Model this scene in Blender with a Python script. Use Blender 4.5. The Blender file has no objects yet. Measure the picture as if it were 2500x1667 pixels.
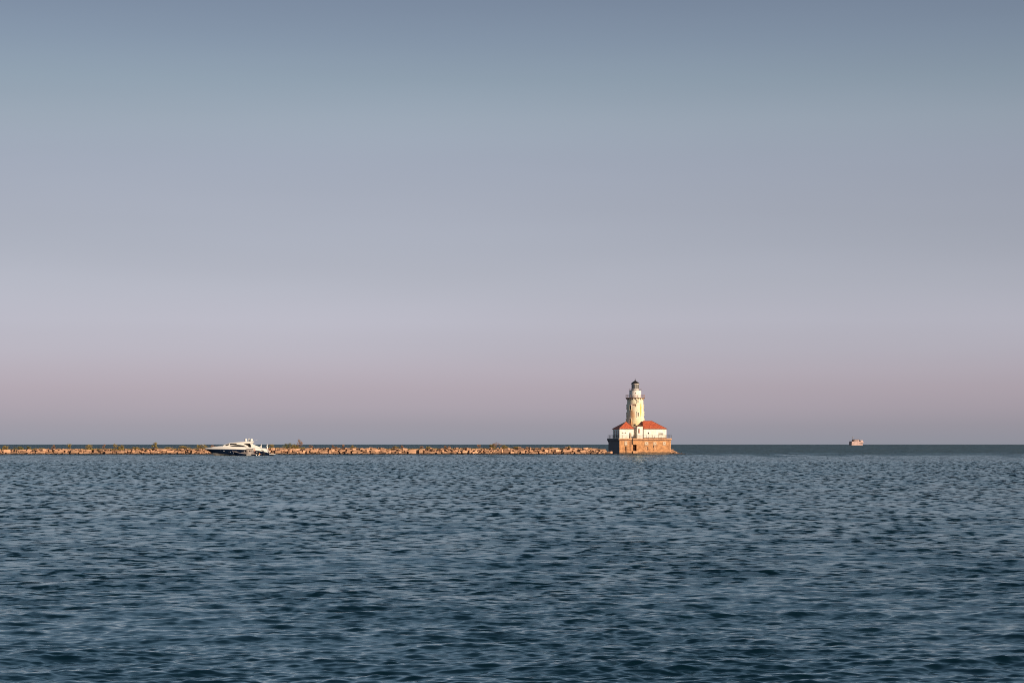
import bpy, bmesh, math, random
import numpy as np
from mathutils import Vector, Matrix
R = math.radians
random.seed(7)
sc = bpy.context.scene
C = sc.collection

# ------------------------------------------------------------ camera, sky, sun, exposure
CAM_H = 3.3
K = 1.7
FPX = 3472.0 * K        # 85 mm on 36 mm, in pixels of the 2500 px wide photograph
HOR = 1084.5
cam_d = bpy.data.cameras.new('camera'); cam = bpy.data.objects.new('camera', cam_d); C.objects.link(cam)
cam.location = (0, 0, CAM_H); cam.rotation_euler = (R(90), 0, 0)
cam_d.lens = 85.0; cam_d.sensor_width = 36.0
cam_d.shift_y = (HOR - 833.5) / 2500.0
cam_d.clip_start = 0.5; cam_d.clip_end = 90000
sc.camera = cam
sc.view_settings.view_transform = 'Standard'; sc.view_settings.look = 'None'
sc.view_settings.exposure = 0.35; sc.view_settings.gamma = 1.0
sc.view_settings.use_curve_mapping = False
sc.render.engine = 'CYCLES'; sc.cycles.pixel_filter_type = 'BLACKMAN_HARRIS'; sc.cycles.filter_width = 1.0

SUN_EL, SUN_AZ = R(12), R(50)      # behind the camera, to its right
sdir = Vector((math.sin(SUN_AZ) * math.cos(SUN_EL), -math.cos(SUN_AZ) * math.cos(SUN_EL), math.sin(SUN_EL)))
sd = bpy.data.lights.new('sun', 'SUN'); sun = bpy.data.objects.new('sun', sd); C.objects.link(sun)
sun.rotation_euler = (-sdir).to_track_quat('-Z', 'Y').to_euler()
sun.location = (0, 0, 60)
sd.energy = 4.8; sd.angle = R(0.5); sd.color = (1.0, 0.79, 0.58)

def s2l(c):
    return tuple(((v / 255.0) / 12.92 if v / 255.0 <= 0.04045 else ((v / 255.0 + 0.055) / 1.055) ** 2.4) for v in c)

W = bpy.data.worlds.new('World'); sc.world = W; W.use_nodes = True
nt = W.node_tree; nt.nodes.clear(); N = nt.nodes; L = nt.links
def wn(t, **k):
    n = N.new(t)
    for a, b in k.items(): setattr(n, a, b)
    return n
out = wn('ShaderNodeOutputWorld'); bg = wn('ShaderNodeBackground')
sky = wn('ShaderNodeTexSky', sky_type='NISHITA'); sky.sun_disc = False
sky.sun_elevation = SUN_EL; sky.sun_rotation = math.pi - SUN_AZ
sky.altitude = 180; sky.air_density = 1.2; sky.dust_density = 2.0; sky.ozone_density = 2.0
tc = wn('ShaderNodeTexCoord'); sep = wn('ShaderNodeSeparateXYZ')
L.new(tc.outputs['Generated'], sep.inputs[0])
ramp = wn('ShaderNodeValToRGB')
L.new(sep.outputs['Z'], ramp.inputs[0])
SKY = [(1084, (156,158,171)), (1040, (165,161,173)), (1000, (177,168,180)), (950, (184,173,185)), (900, (188,180,193)), (850, (190,186,200)),
       (780, (191,190,205)), (700, (184,186,201)), (600, (176,180,196)), (500, (170,175,192)), (400, (164,171,189)), (300, (157,168,184)),
       (200, (145,160,177)), (100, (134,149,170)), (0, (124,138,161))]
stops = []
for y, c in SKY:
    stops.append((math.sin(math.atan((HOR - y) / FPX)), s2l(c)))
for el, c in ((24, (110,134,158)), (34, (90,116,142)), (50, (64,92,118)), (90, (46,74,102))):
    stops.append((math.sin(R(el)), s2l(c)))
els = ramp.color_ramp.elements
SS = 10.0    # background strength is 0.1
while len(els) < len(stops): els.new(0.5)
for i, (p, c) in enumerate(stops):
    els[i].position = max(0, p)
for i, (p, c) in enumerate(stops):
    els[i].color = (*c, 1)
# the clear sky opposite the low sun is a little lighter and pinker towards the left
dotn = wn('ShaderNodeVectorMath', operation='DOT_PRODUCT'); dotn.inputs[1].default_value = (-1.0, 0.0, 0.0)
L.new(tc.outputs['Generated'], dotn.inputs[0])
mr = wn('ShaderNodeMapRange'); mr.interpolation_type = 'SMOOTHSTEP'; mr.inputs['From Min'].default_value = -.34; mr.inputs['From Max'].default_value = .12
mr.inputs['To Min'].default_value = SS * 0.85; mr.inputs['To Max'].default_value = SS * 1.01
L.new(dotn.outputs['Value'], mr.inputs['Value'])
sm = wn('ShaderNodeVectorMath', operation='SCALE'); L.new(ramp.outputs[0], sm.inputs[0])
# very thin high haze drawn out in long level wisps
hm = wn('ShaderNodeMapping'); hm.inputs['Scale'].default_value = (1.6, 1.6, 15); hm.inputs['Rotation'].default_value = (0, R(2.5), R(35))
L.new(tc.outputs['Generated'], hm.inputs[0])
hn = wn('ShaderNodeTexNoise'); hn.inputs['Scale'].default_value = 1.3; hn.inputs['Detail'].default_value = 3; hn.inputs['Roughness'].default_value = .45
L.new(hm.outputs[0], hn.inputs['Vector'])
hr = wn('ShaderNodeMapRange'); hr.inputs['From Min'].default_value = .3; hr.inputs['From Max'].default_value = .7
hr.inputs['To Min'].default_value = .955; hr.inputs['To Max'].default_value = 1.045; L.new(hn.outputs['Fac'], hr.inputs['Value'])
hx = wn('ShaderNodeMath', operation='MULTIPLY'); L.new(hr.outputs[0], hx.inputs[0]); L.new(mr.outputs[0], hx.inputs[1])
L.new(hx.outputs[0], sm.inputs['Scale'])
mix = wn('ShaderNodeMix', data_type='RGBA'); mix.inputs['Factor'].default_value = 0.90
L.new(sky.outputs[0], mix.inputs['A']); L.new(sm.outputs[0], mix.inputs['B'])
L.new(mix.outputs['Result'], bg.inputs['Color']); bg.inputs['Strength'].default_value = 0.0785
L.new(bg.outputs[0], out.inputs[0])

def X(px, D): return (px - 1250.0) / FPX * D
def Z(py, D): return CAM_H + (HOR - py) / FPX * D

# ------------------------------------------------------------ materials
def mat(name, col, rough=0.7, var=0.0, scale=1.0, col2=None, bump=0.0, bscale=None, metal=0.0, spec=0.5,
        wet=None, coat=0.0, obj_rand=0.0, detail=6):
    m = bpy.data.materials.new(name); m.use_nodes = True
    t = m.node_tree; n = t.nodes; l = t.links
    b = n['Principled BSDF']; b.inputs['Roughness'].default_value = rough; b.inputs['Metallic'].default_value = metal
    b.inputs['Specular IOR Level'].default_value = spec; b.inputs['Coat Weight'].default_value = coat
    co = n.new('ShaderNodeTexCoord'); src = co.outputs['Object']
    nz = n.new('ShaderNodeTexNoise'); nz.inputs['Scale'].default_value = scale; nz.inputs['Detail'].default_value = detail
    l.new(src, nz.inputs['Vector'])
    rp = n.new('ShaderNodeValToRGB'); e = rp.color_ramp.elements
    c2 = col2 if col2 else tuple(v * (1 - var) for v in col)
    e[0].position = 0.36; e[1].position = 0.64
    e[0].color = (*c2, 1); e[1].color = (*col, 1)
    l.new(nz.outputs['Fac'], rp.inputs[0]); cur = rp.outputs[0]
    if obj_rand:
        oi = n.new('ShaderNodeObjectInfo'); mp = n.new('ShaderNodeMapRange')
        mp.inputs['To Min'].default_value = 1 - obj_rand; mp.inputs['To Max'].default_value = 1 + obj_rand * 0.6
        l.new(oi.outputs['Random'], mp.inputs['Value'])
        vs = n.new('ShaderNodeVectorMath'); vs.operation = 'SCALE'
        l.new(cur, vs.inputs[0]); l.new(mp.outputs[0], vs.inputs['Scale']); cur = vs.outputs[0]
    if wet:      # a dark algae band where the waves reach
        g = n.new('ShaderNodeNewGeometry'); sp = n.new('ShaderNodeSeparateXYZ'); l.new(g.outputs['Position'], sp.inputs[0])
        n2 = n.new('ShaderNodeTexNoise'); n2.inputs['Scale'].default_value = 0.6; l.new(g.outputs['Position'], n2.inputs['Vector'])
        ad = n.new('ShaderNodeMath'); ad.operation = 'MULTIPLY_ADD'; ad.inputs[1].default_value = -wet[1]
        l.new(n2.outputs['Fac'], ad.inputs[0]); l.new(sp.outputs['Z'], ad.inputs[2])
        mp = n.new('ShaderNodeMapRange'); mp.inputs['From Min'].default_value = wet[0] - wet[1] * .5 - .12; mp.inputs['From Max'].default_value = wet[0] - wet[1] * .5 + .12
        l.new(ad.outputs[0], mp.inputs['Value'])
        mx = n.new('ShaderNodeMix'); mx.data_type = 'RGBA'; mx.inputs['A'].default_value = (*wet[2], 1)
        l.new(mp.outputs[0], mx.inputs['Factor']); l.new(cur, mx.inputs['B']); cur = mx.outputs['Result']
    l.new(cur, b.inputs['Base Color'])
    if bump:
        nb = n.new('ShaderNodeTexNoise'); nb.inputs['Scale'].default_value = bscale or scale * 3; nb.inputs['Detail'].default_value = 5
        l.new(src, nb.inputs['Vector'])
        bp = n.new('ShaderNodeBump'); bp.inputs['Strength'].default_value = bump; bp.inputs['Distance'].default_value = 0.2
        l.new(nb.outputs['Fac'], bp.inputs['Height']); l.new(bp.outputs[0], b.inputs['Normal'])
    return m

M = {}
M['limestone'] = mat('limestone', (.60,.35,.215), .9, col2=(.34,.19,.115), scale=1.1, bump=.6, bscale=3, wet=(.36,.6,(.06,.04,.03)), obj_rand=.42)
M['rubble'] = mat('rubble', (.12,.085,.06), .95, col2=(.05,.035,.03), scale=1.5, wet=(.3,.5,(.04,.03,.025)))
M['concrete'] = mat('concrete', (.62,.31,.135), .9, col2=(.36,.17,.075), scale=.9, bump=.6, bscale=4, wet=(.62,.7,(.17,.105,.065)))
M['cornice'] = mat('cornice_concrete', (.64,.35,.18), .9, col2=(.38,.20,.11), scale=1.6, bump=.3)
M['patch'] = mat('patched_plaster', (.62,.50,.37), .9, col2=(.50,.38,.27), scale=2.5)
M['side_shade'] = mat('navy_side_shade', (.008,.018,.036), .6, col2=(.005,.012,.026), scale=.5)  # near-black navy stands in for shade on the pier's left side
M['recess'] = mat('dark_recess', (.035,.028,.024), .9, var=.4, scale=2)
M['iron'] = mat('dark_iron_and_shade', (.03,.026,.024), .6, var=.3, scale=6, metal=.3)
M['whitewash'] = mat('whitewash', (.84,.83,.78), .8, col2=(.76,.71,.60), scale=.9, bump=.15, bscale=3)
M['whitegallery'] = mat('gallery_white', (.78,.75,.72), .7, col2=(.66,.56,.50), scale=1.2)
M['rust'] = mat('rusty_iron_and_shade', (.25,.11,.06), .8, col2=(.10,.05,.035), scale=3)
M['red_roof'] = mat('red_roof', (.66,.15,.06), .75, col2=(.36,.06,.03), scale=2.2, bump=.3, bscale=4)
M['shutter'] = mat('weathered_shutter', (.22,.15,.11), .8, var=.4, scale=4)
M['lamp_glass'] = mat('lantern_glass', (.30,.29,.28), .15, var=.2, scale=1.5, spec=.8)
M['glass'] = mat('dark_glass', (.008,.008,.010), .22, var=.2, spec=.25)
M['gel_white'] = mat('white_gelcoat', (.80,.77,.72), .3, col2=(.75,.71,.66), scale=.6, coat=.3)
M['hull_blue'] = mat('navy_gelcoat', (.006,.014,.038), .3, col2=(.004,.010,.028), scale=.5, spec=.25)
M['boot'] = mat('pale_antifouling', (.50,.44,.40), .5, col2=(.40,.34,.31), scale=.8)
M['teak'] = mat('teak', (.30,.17,.09), .7, var=.3, scale=4)
M['grey_boat'] = mat('grey_boat_trim', (.17,.145,.14), .5, var=.2, scale=3)
M['black'] = mat('black_plastic_and_shade', (.012,.012,.014), .4, var=.3, scale=5)
M['steel'] = mat('polished_steel', (.75,.75,.78), .25, var=.1, scale=3, metal=.6)
M['skin'] = mat('skin', (.50,.26,.17), .6, var=.1, scale=8)
M['hair'] = mat('dark_hair', (.03,.018,.012), .7, var=.3, scale=20)
M['shorts'] = mat('dark_shorts', (.03,.035,.06), .9, var=.2, scale=9)
M['tshirt'] = mat('pale_tshirt', (.62,.60,.58), .9, var=.1, scale=9)
M['orange'] = mat('orange_fender', (.70,.28,.08), .5, var=.1, scale=3)
M['ship_hazed_white'] = mat('ship_hazed_white', (.42,.29,.27), .6, col2=(.30,.20,.19), scale=.1)  # white dulled towards pink to carry the distance haze
M['ship_dark'] = mat('ship_brown', (.09,.05,.05), .7, var=.3, scale=.3)
M['leaf_olive'] = mat('leaf_olive', (.30,.215,.05), .8, col2=(.15,.115,.035), scale=1.3)
M['leaf_rust'] = mat('leaf_rust', (.30,.15,.07), .8, col2=(.16,.09,.05), scale=1.3)
M['leaf_dark'] = mat('leaf_dark', (.15,.14,.04), .8, col2=(.08,.08,.025), scale=1.1)
M['twig'] = mat('twig', (.10,.065,.045), .9, var=.3, scale=5)
M['gull'] = mat('gull_white', (.80,.80,.80), .7, var=.1)
M['gull_grey'] = mat('gull_grey', (.25,.27,.30), .7, var=.1)

# the stained whitewash of the tower: ochre runs on the sunlit side, rust at the joints
def tower_material():
    m = mat('tower_plaster', (.78,.72,.56), .8, col2=(.64,.55,.38), scale=.8, bump=.2, bscale=3)
    t = m.node_tree; n = t.nodes; l = t.links; b = n['Principled BSDF']
    base = b.inputs['Base Color'].links[0].from_socket
    co = n.new('ShaderNodeTexCoord')
    mp = n.new('ShaderNodeMapping'); mp.inputs['Scale'].default_value = (1.1, 1.1, .22); l.new(co.outputs['Object'], mp.inputs[0])
    nz = n.new('ShaderNodeTexNoise'); nz.inputs['Scale'].default_value = 1.3; nz.inputs['Detail'].default_value = 8; nz.inputs['Roughness'].default_value = .65
    l.new(mp.outputs[0], nz.inputs['Vector'])
    def spot(x, y, z, rx, rz, lo, hi):
        v = n.new('ShaderNodeVectorMath'); v.operation = 'SUBTRACT'; v.inputs[1].default_value = (x, y, z); l.new(co.outputs['Object'], v.inputs[0])
        d = n.new('ShaderNodeVectorMath'); d.operation = 'DIVIDE'; d.inputs[1].default_value = (rx, 2.5, rz); l.new(v.outputs[0], d.inputs[0])
        ln = n.new('ShaderNodeVectorMath'); ln.operation = 'LENGTH'; l.new(d.outputs[0], ln.inputs[0])
        f = n.new('ShaderNodeMath'); f.operation = 'SUBTRACT'; f.inputs[0].default_value = 1.0; l.new(ln.outputs['Value'], f.inputs[1])
        a = n.new('ShaderNodeMath'); a.operation = 'ADD'; l.new(f.outputs[0], a.inputs[0]); l.new(nz.outputs['Fac'], a.inputs[1])
        r = n.new('ShaderNodeMapRange'); r.inputs['From Min'].default_value = lo; r.inputs['From Max'].default_value = hi
        l.new(a.outputs[0], r.inputs['Value']); return r.outputs[0]
    cur = base
    for pos, col, lo, hi, amt in (((-1.2, -2.8, 13.8, 1.15, 2.6), (.62,.33,.15), .55, 1.15, .9), ((1.75, -2.3, 15.2, .36, 3.0), (.62,.42,.08), .5, 1.0, .95),
                              ((.3, -2.9, 10.2, 3.0, 3.2), (.66,.54,.28), .6, 1.3, .8), ((-1.3, -2.6, 17.0, 1.2, 1.1), (.66,.45,.36), .6, 1.2, .8),
                              ((-1.6, -2.6, 10.5, .9, 1.6), (.60,.33,.14), .55, 1.15, .8)):
        f = spot(*pos, lo, hi)
        k = n.new('ShaderNodeMath'); k.operation = 'MULTIPLY'; k.inputs[1].default_value = amt; l.new(f, k.inputs[0])
        mx = n.new('ShaderNodeMix'); mx.data_type = 'RGBA'; mx.inputs['B'].default_value = (*col, 1)
        l.new(k.outputs[0], mx.inputs['Factor']); l.new(cur, mx.inputs['A']); cur = mx.outputs['Result']
    l.new(cur, b.inputs['Base Color'])
    return m
M['tower'] = tower_material()

# ------------------------------------------------------------ mesh helpers
class MB:
    def __init__(s): s.v = []; s.f = []
    def add(s, vs, fs):
        o = len(s.v); s.v += [tuple(p) for p in vs]; s.f += [tuple(i + o for i in f) for f in fs]; return s
    def box(s, x0, x1, y0, y1, z0, z1):
        return s.add([(x0,y0,z0),(x1,y0,z0),(x1,y1,z0),(x0,y1,z0),(x0,y0,z1),(x1,y0,z1),(x1,y1,z1),(x0,y1,z1)],
                     [(0,3,2,1),(4,5,6,7),(0,1,5,4),(1,2,6,5),(2,3,7,6),(3,0,4,7)])
    def prism(s, poly, y0, y1):          # poly in x, z
        n = len(poly)
        vs = [(x, y0, z) for x, z in poly] + [(x, y1, z) for x, z in poly]
        return s.add(vs, [tuple(range(n)), tuple(range(2*n-1, n-1, -1))] + [(i, i+n, (i+1) % n + n, (i+1) % n) for i in range(n)])
    def tube(s, a, b, r, r2=None, n=8):
        a = Vector(a); b = Vector(b); r2 = r if r2 is None else r2
        d = (b - a).normalized(); u = d.orthogonal().normalized(); w = d.cross(u)
        vs = []
        for p, q in ((a, r), (b, r2)):
            for i in range(n):
                t = 2 * math.pi * i / n; vs.append(p + u * math.cos(t) * q + w * math.sin(t) * q)
        return s.add(vs, [(i, (i+1) % n, (i+1) % n + n, i + n) for i in range(n)] + [tuple(range(n-1, -1, -1)), tuple(range(n, 2*n))])
    def lathe(s, prof, n=32, c=(0,0), cap=True):
        vs = [(c[0] + r * math.cos(2*math.pi*i/n), c[1] + r * math.sin(2*math.pi*i/n), z) for r, z in prof for i in range(n)]
        fs = [(k*n+i, k*n+(i+1) % n, (k+1)*n+(i+1) % n, (k+1)*n+i) for k in range(len(prof)-1) for i in range(n)]
        if cap: fs += [tuple(range(n-1, -1, -1)), tuple(range((len(prof)-1)*n, len(prof)*n))]
        return s.add(vs, fs)
    def ball(s, c, rx, ry=None, rz=None, n=12):
        ry = ry or rx; rz = rz or rx
        vs = [(c[0], c[1], c[2] - rz)]; m = n // 2
        for k in range(1, m):
            a = -math.pi/2 + math.pi * k / m
            for i in range(n): vs.append((c[0] + rx*math.cos(a)*math.cos(2*math.pi*i/n), c[1] + ry*math.cos(a)*math.sin(2*math.pi*i/n), c[2] + rz*math.sin(a)))
        vs.append((c[0], c[1], c[2] + rz)); e = len(vs) - 1
        fs = [(0, 1 + (i+1) % n, 1 + i) for i in range(n)] + [(e, 1 + (m-2)*n + i, 1 + (m-2)*n + (i+1) % n) for i in range(n)]
        fs += [(1+k*n+i, 1+k*n+(i+1) % n, 1+(k+1)*n+(i+1) % n, 1+(k+1)*n+i) for k in range(m-2) for i in range(n)]
        return s.add(vs, fs)
    def loft(s, secs, closed=False, caps=False):
        n = len(secs[0]); vs = [p for q in secs for p in q]
        fs = [(k*n+i, k*n+(i+1) % n, (k+1)*n+(i+1) % n, (k+1)*n+i) for k in range(len(secs)-1) for i in range(n if closed else n-1)]
        if caps: fs += [tuple(range(n-1, -1, -1)), tuple(range((len(secs)-1)*n, len(secs)*n))]
        return s.add(vs, fs)
    def xform(s, mtx): s.v = [tuple(mtx @ Vector(p)) for p in s.v]; return s
    def mesh(s, name, m, smooth=False):
        me = bpy.data.meshes.new(name); me.from_pydata(s.v, [], s.f); me.materials.append(m)
        bm = bmesh.new(); bm.from_mesh(me); bmesh.ops.recalc_face_normals(bm, faces=bm.faces[:]); bm.to_mesh(me); bm.free()
        if smooth:
            me.shade_smooth()
            try: me.set_sharp_from_angle(angle=R(35))
            except Exception: pass
        return me
    def build(s, name, m, parent=None, smooth=False, bevel=0, loc=None):
        o = bpy.data.objects.new(name, s.mesh(name, m, smooth)); C.objects.link(o)
        if parent: o.parent = parent
        if loc: o.location = loc
        if bevel:
            b = o.modifiers.new('bevel', 'BEVEL'); b.width = bevel; b.segments = 1; b.limit_method = 'ANGLE'
        return o
def thing(name, label, cat, loc=(0,0,0), rz=0, group=None):
    o = bpy.data.objects.new(name, None); C.objects.link(o); o.location = loc; o.rotation_euler = (0,0,rz)
    o.empty_display_size = .5
    o['label'] = label; o['category'] = cat
    if group: o['group'] = group
    return o

# ------------------------------------------------------------ water
def build_water():
    rng = np.random.default_rng(11)
    SH = 505.0 * K                                   # beyond the breakwater the lake is open and rougher
    inner = [0.4, 3, 8, 14, 20, 26]
    fine = [28.5]
    while fine[-1] < 1000:
        q = fine[-1]; fine.append(q + (min(.30 / 7976 * q * q, .60) if q < 420 else .60 * (q/420)**5))
    fine = np.array(fine)
    outer = list(np.geomspace(fine[-1] + 40, 60000, 60))
    rr = np.array(inner + list(fine) + outer)
    na = 890; A = 18.5
    fa = np.linspace(-A, A, na)
    ang = np.radians(np.concatenate([fa, np.linspace(A, 360 - A, 46)[1:-1]]))
    nR, nA = len(rr), len(ang)
    r = rr[:, None]; a = ang[None, :]
    x = (r * np.sin(a)).astype(np.float64); y = (r * np.cos(a)).astype(np.float64)
    dr = np.gradient(rr); dxr = rr * math.radians(2*A/na)
    z = np.zeros((nR, nA)); ox = np.zeros((nR, nA)); oy = np.zeros((nR, nA))
    lost = np.zeros(nR); full = 0.0
    nw = 240
    lam = np.exp(rng.uniform(math.log(.14), math.log(5.0), nw)); lam.sort()
    for i, l in enumerate(lam):
        spread = 24 if l < .8 else 20
        th = math.radians(rng.normal(0, spread)) + math.radians(6)
        dx_, dy_ = math.sin(th), -math.cos(th)
        k = 2*math.pi/l
        s = .034 if l < .28 else (.025 if l < .5 else (.018 if l < .8 else (.013 if l < 1.6 else .012)))
        amp = s / k * rng.uniform(.7, 1.4)
        pr = l / (abs(dy_) + .05) / dr; pc = l / (abs(dx_) + .05) / dxr
        att = np.clip((np.minimum(pr, pc) - 2.2) / 2.5, 0, 1); att = att*att*(3-2*att)
        att[:len(inner)] = 0; att[-len(outer):] = 0
        lost += (1 - att**2) * (s**2) / 2; full += s**2 / 2
        m = np.where(att > 1e-3)[0]
        if not len(m): continue
        sl = slice(m[0], m[-1]+1)
        aa = att[sl][:, None] * amp * (1 + .3 * np.clip((y[sl, :na]-SH)/20, 0, 1))
        ph = k*(dx_*x[sl, :na] + dy_*y[sl, :na]) + rng.uniform(0, 6.28)
        z[sl, :na] += aa*np.cos(ph); q = .75
        ox[sl, :na] -= q*aa*dx_*np.sin(ph); oy[sl, :na] -= q*aa*dy_*np.sin(ph)
    edge = np.ones(nA); w = np.clip((A - np.abs(fa)) / 1.0, 0, 1); edge[:na] = w; edge[na:] = 0
    z *= edge; ox *= edge; oy *= edge
    v = np.stack([x+ox, y+oy, z], -1).reshape(-1, 3).astype(np.float32)
    idx = np.arange(nR*nA).reshape(nR, nA)
    nx = np.roll(idx, -1, axis=1)
    f = np.stack([idx[:-1], idx[1:], nx[1:], nx[:-1]], -1).reshape(-1, 4).astype(np.int32)
    me = bpy.data.meshes.new('water')
    me.vertices.add(len(v)); me.vertices.foreach_set('co', v.ravel())
    me.loops.add(f.size); me.loops.foreach_set('vertex_index', f.ravel())
    me.polygons.add(len(f)); me.polygons.foreach_set('loop_start', np.arange(0, f.size, 4, dtype=np.int32))
    me.polygons.foreach_set('loop_total', np.full(len(f), 4, np.int32))
    me.update(calc_edges=True)
    me.shade_smooth()
    lr = np.repeat(np.sqrt(lost)[:, None], nA, 1)
    lr[:, na:] = math.sqrt(full)          # the coarse sectors carry no modelled waves at all
    at = me.attributes.new('lost_slope', 'FLOAT', 'POINT'); at.data.foreach_set('value', lr.ravel().astype(np.float32))
    o = bpy.data.objects.new('water', me); C.objects.link(o); o['kind'] = 'structure'
    # material: dark lake water; slopes finer than the mesh come from noise, taken as wave slopes
    m = bpy.data.materials.new('lake_water'); m.use_nodes = True
    t = m.node_tree; n = t.nodes; l = t.links; b = n['Principled BSDF']
    b.inputs['Base Color'].default_value = (.0004,.007,.010,1); b.inputs['IOR'].default_value = 1.6
    b.inputs['Coat Weight'].default_value = .9; b.inputs['Coat IOR'].default_value = 1.42; b.inputs['Coat Tint'].default_value = (.62, .89, .88, 1)
    g = n.new('ShaderNodeNewGeometry'); sp = n.new('ShaderNodeSeparateXYZ'); l.new(g.outputs['Position'], sp.inputs[0])
    an = n.new('ShaderNodeAttribute'); an.attribute_name = 'lost_slope'
    gm = n.new('ShaderNodeMapping'); gm.inputs['Scale'].default_value = (1/9., 1/120., 1); l.new(g.outputs['Position'], gm.inputs[0])
    gn = n.new('ShaderNodeTexNoise'); gn.noise_dimensions = '2D'; gn.inputs['Scale'].default_value = 1; gn.inputs['Detail'].default_value = 4; l.new(gm.outputs[0], gn.inputs['Vector'])
    gy = n.new('ShaderNodeMath'); gy.operation = 'MULTIPLY_ADD'; gy.inputs[1].default_value = 800; l.new(gn.outputs['Fac'], gy.inputs[0]); l.new(sp.outputs['Y'], gy.inputs[2])
    op = n.new('ShaderNodeMapRange'); op.inputs['From Min'].default_value = SH + 400 - 190; op.inputs['From Max'].default_value = SH + 400 + 110
    op.inputs['To Min'].default_value = 1.0; op.inputs['To Max'].default_value = 2.0
    l.new(gy.outputs[0], op.inputs['Value'])
    ls = n.new('ShaderNodeMath'); ls.operation = 'MULTIPLY'; l.new(an.outputs['Fac'], ls.inputs[0]); l.new(op.outputs[0], ls.inputs[1])
    def M2(op_, a_, b_=None):
        q = n.new('ShaderNodeMath'); q.operation = op_
        for i_, v_ in enumerate((a_, b_)):
            if v_ is None: continue
            if isinstance(v_, (int, float)): q.inputs[i_].default_value = v_
            else: l.new(v_, q.inputs[i_])
        return q.outputs[0]
    wm = n.new('ShaderNodeMapping'); wm.inputs['Scale'].default_value = (1/7., 1/15., 1); wm.inputs['Rotation'].default_value = (0, 0, R(12)); l.new(g.outputs['Position'], wm.inputs[0])
    wn_ = n.new('ShaderNodeTexNoise'); wn_.noise_dimensions = '2D'; wn_.inputs['Scale'].default_value = 1; wn_.inputs['Detail'].default_value = 5; l.new(wm.outputs[0], wn_.inputs['Vector'])
    gust = M2('MAXIMUM', M2('ADD', M2('MULTIPLY', wn_.outputs['Fac'], 3.4), -.62), .3)
    al = M2('ADD', M2('MULTIPLY', ls.outputs[0], .16), .004)
    far_a = n.new('ShaderNodeMapRange'); far_a.inputs['From Min'].default_value = 1.0; far_a.inputs['From Max'].default_value = 2.0
    far_a.inputs['To Min'].default_value = 0.0; far_a.inputs['To Max'].default_value = 0.15; l.new(op.outputs[0], far_a.inputs['Value'])
    rgh = M2('MINIMUM', M2('SQRT', M2('ADD', al, far_a.outputs[0])), .75)
    l.new(rgh, b.inputs['Roughness']); l.new(rgh, b.inputs['Coat Roughness'])
    total = None
    # ripple layers: (width, depth, distance from the shore where the layer sets in, slope)
    ln_ = n.new('ShaderNodeVectorMath'); ln_.operation = 'LENGTH'; l.new(g.outputs['Position'], ln_.inputs[0])
    for (wx, wy, d0, d1, amp_, det) in ((.36, .10, -2, -1, .40, 2), (.55, .28, 28, 70, 1.15, 2), (.62, 1.0, 60, 130, 1.4, 1),
                                        (.70, 3.4, 120, 240, 1.35, 1), (.85, 10., 250, 420, 1.4, 1), (2.2, 45., 560, 850, .9, 1), (7., 160., 800, 1600, .7, 2), (9., 70., 60, 300, .08, 2)):
        sx, sy = 1/wx, 1/wy
        fd = n.new('ShaderNodeMapRange'); fd.interpolation_type = 'SMOOTHSTEP'; fd.inputs['From Min'].default_value = d0; fd.inputs['From Max'].default_value = d1
        fd.inputs['To Max'].default_value = amp_ * 2; l.new(ln_.outputs['Value'], fd.inputs['Value'])
        mp = n.new('ShaderNodeMapping'); mp.inputs['Scale'].default_value = (sx, sy, 1); mp.inputs['Rotation'].default_value = (0, 0, R(5)); l.new(g.outputs['Position'], mp.inputs[0])
        nz = n.new('ShaderNodeTexNoise'); nz.noise_dimensions = '2D'; nz.inputs['Scale'].default_value = 1; nz.inputs['Detail'].default_value = det; l.new(mp.outputs[0], nz.inputs['Vector'])
        sb = n.new('ShaderNodeVectorMath'); sb.operation = 'SUBTRACT'; sb.inputs[1].default_value = (.5,.5,.5); l.new(nz.outputs['Color'], sb.inputs[0])
        kk = M2('MULTIPLY', M2('MULTIPLY', gust, op.outputs[0]), fd.outputs[0])
        sc_ = n.new('ShaderNodeVectorMath'); sc_.operation = 'SCALE'; l.new(sb.outputs[0], sc_.inputs[0]); l.new(kk, sc_.inputs['Scale'])
        if total is None: total = sc_.outputs[0]
        else:
            ad = n.new('ShaderNodeVectorMath'); ad.operation = 'ADD'; l.new(total, ad.inputs[0]); l.new(sc_.outputs[0], ad.inputs[1]); total = ad.outputs[0]
    fl = n.new('ShaderNodeVectorMath'); fl.operation = 'MULTIPLY'; fl.inputs[1].default_value = (.6, 1, 0); l.new(total, fl.inputs[0])
    ad = n.new('ShaderNodeVectorMath'); ad.operation = 'ADD'; l.new(fl.outputs[0], ad.inputs[0]); l.new(g.outputs['Normal'], ad.inputs[1])
    nm = n.new('ShaderNodeVectorMath'); nm.operation = 'NORMALIZE'; l.new(ad.outputs[0], nm.inputs[0])
    l.new(nm.outputs[0], b.inputs['Normal']); l.new(nm.outputs[0], b.inputs['Coat Normal'])
    me.materials.append(m)
    # lake bed so that nothing is hollow under the surface
    bed = bpy.data.meshes.new('lake_bed'); s = 61000
    bed.from_pydata([(-s,-s,-6),(s,-s,-6),(s,s,-6),(-s,s,-6)], [], [(0,1,2,3)])
    bed.materials.append(M['rubble']); ob = bpy.data.objects.new('lake_bed', bed); C.objects.link(ob); ob['kind'] = 'structure'
build_water()

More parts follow.
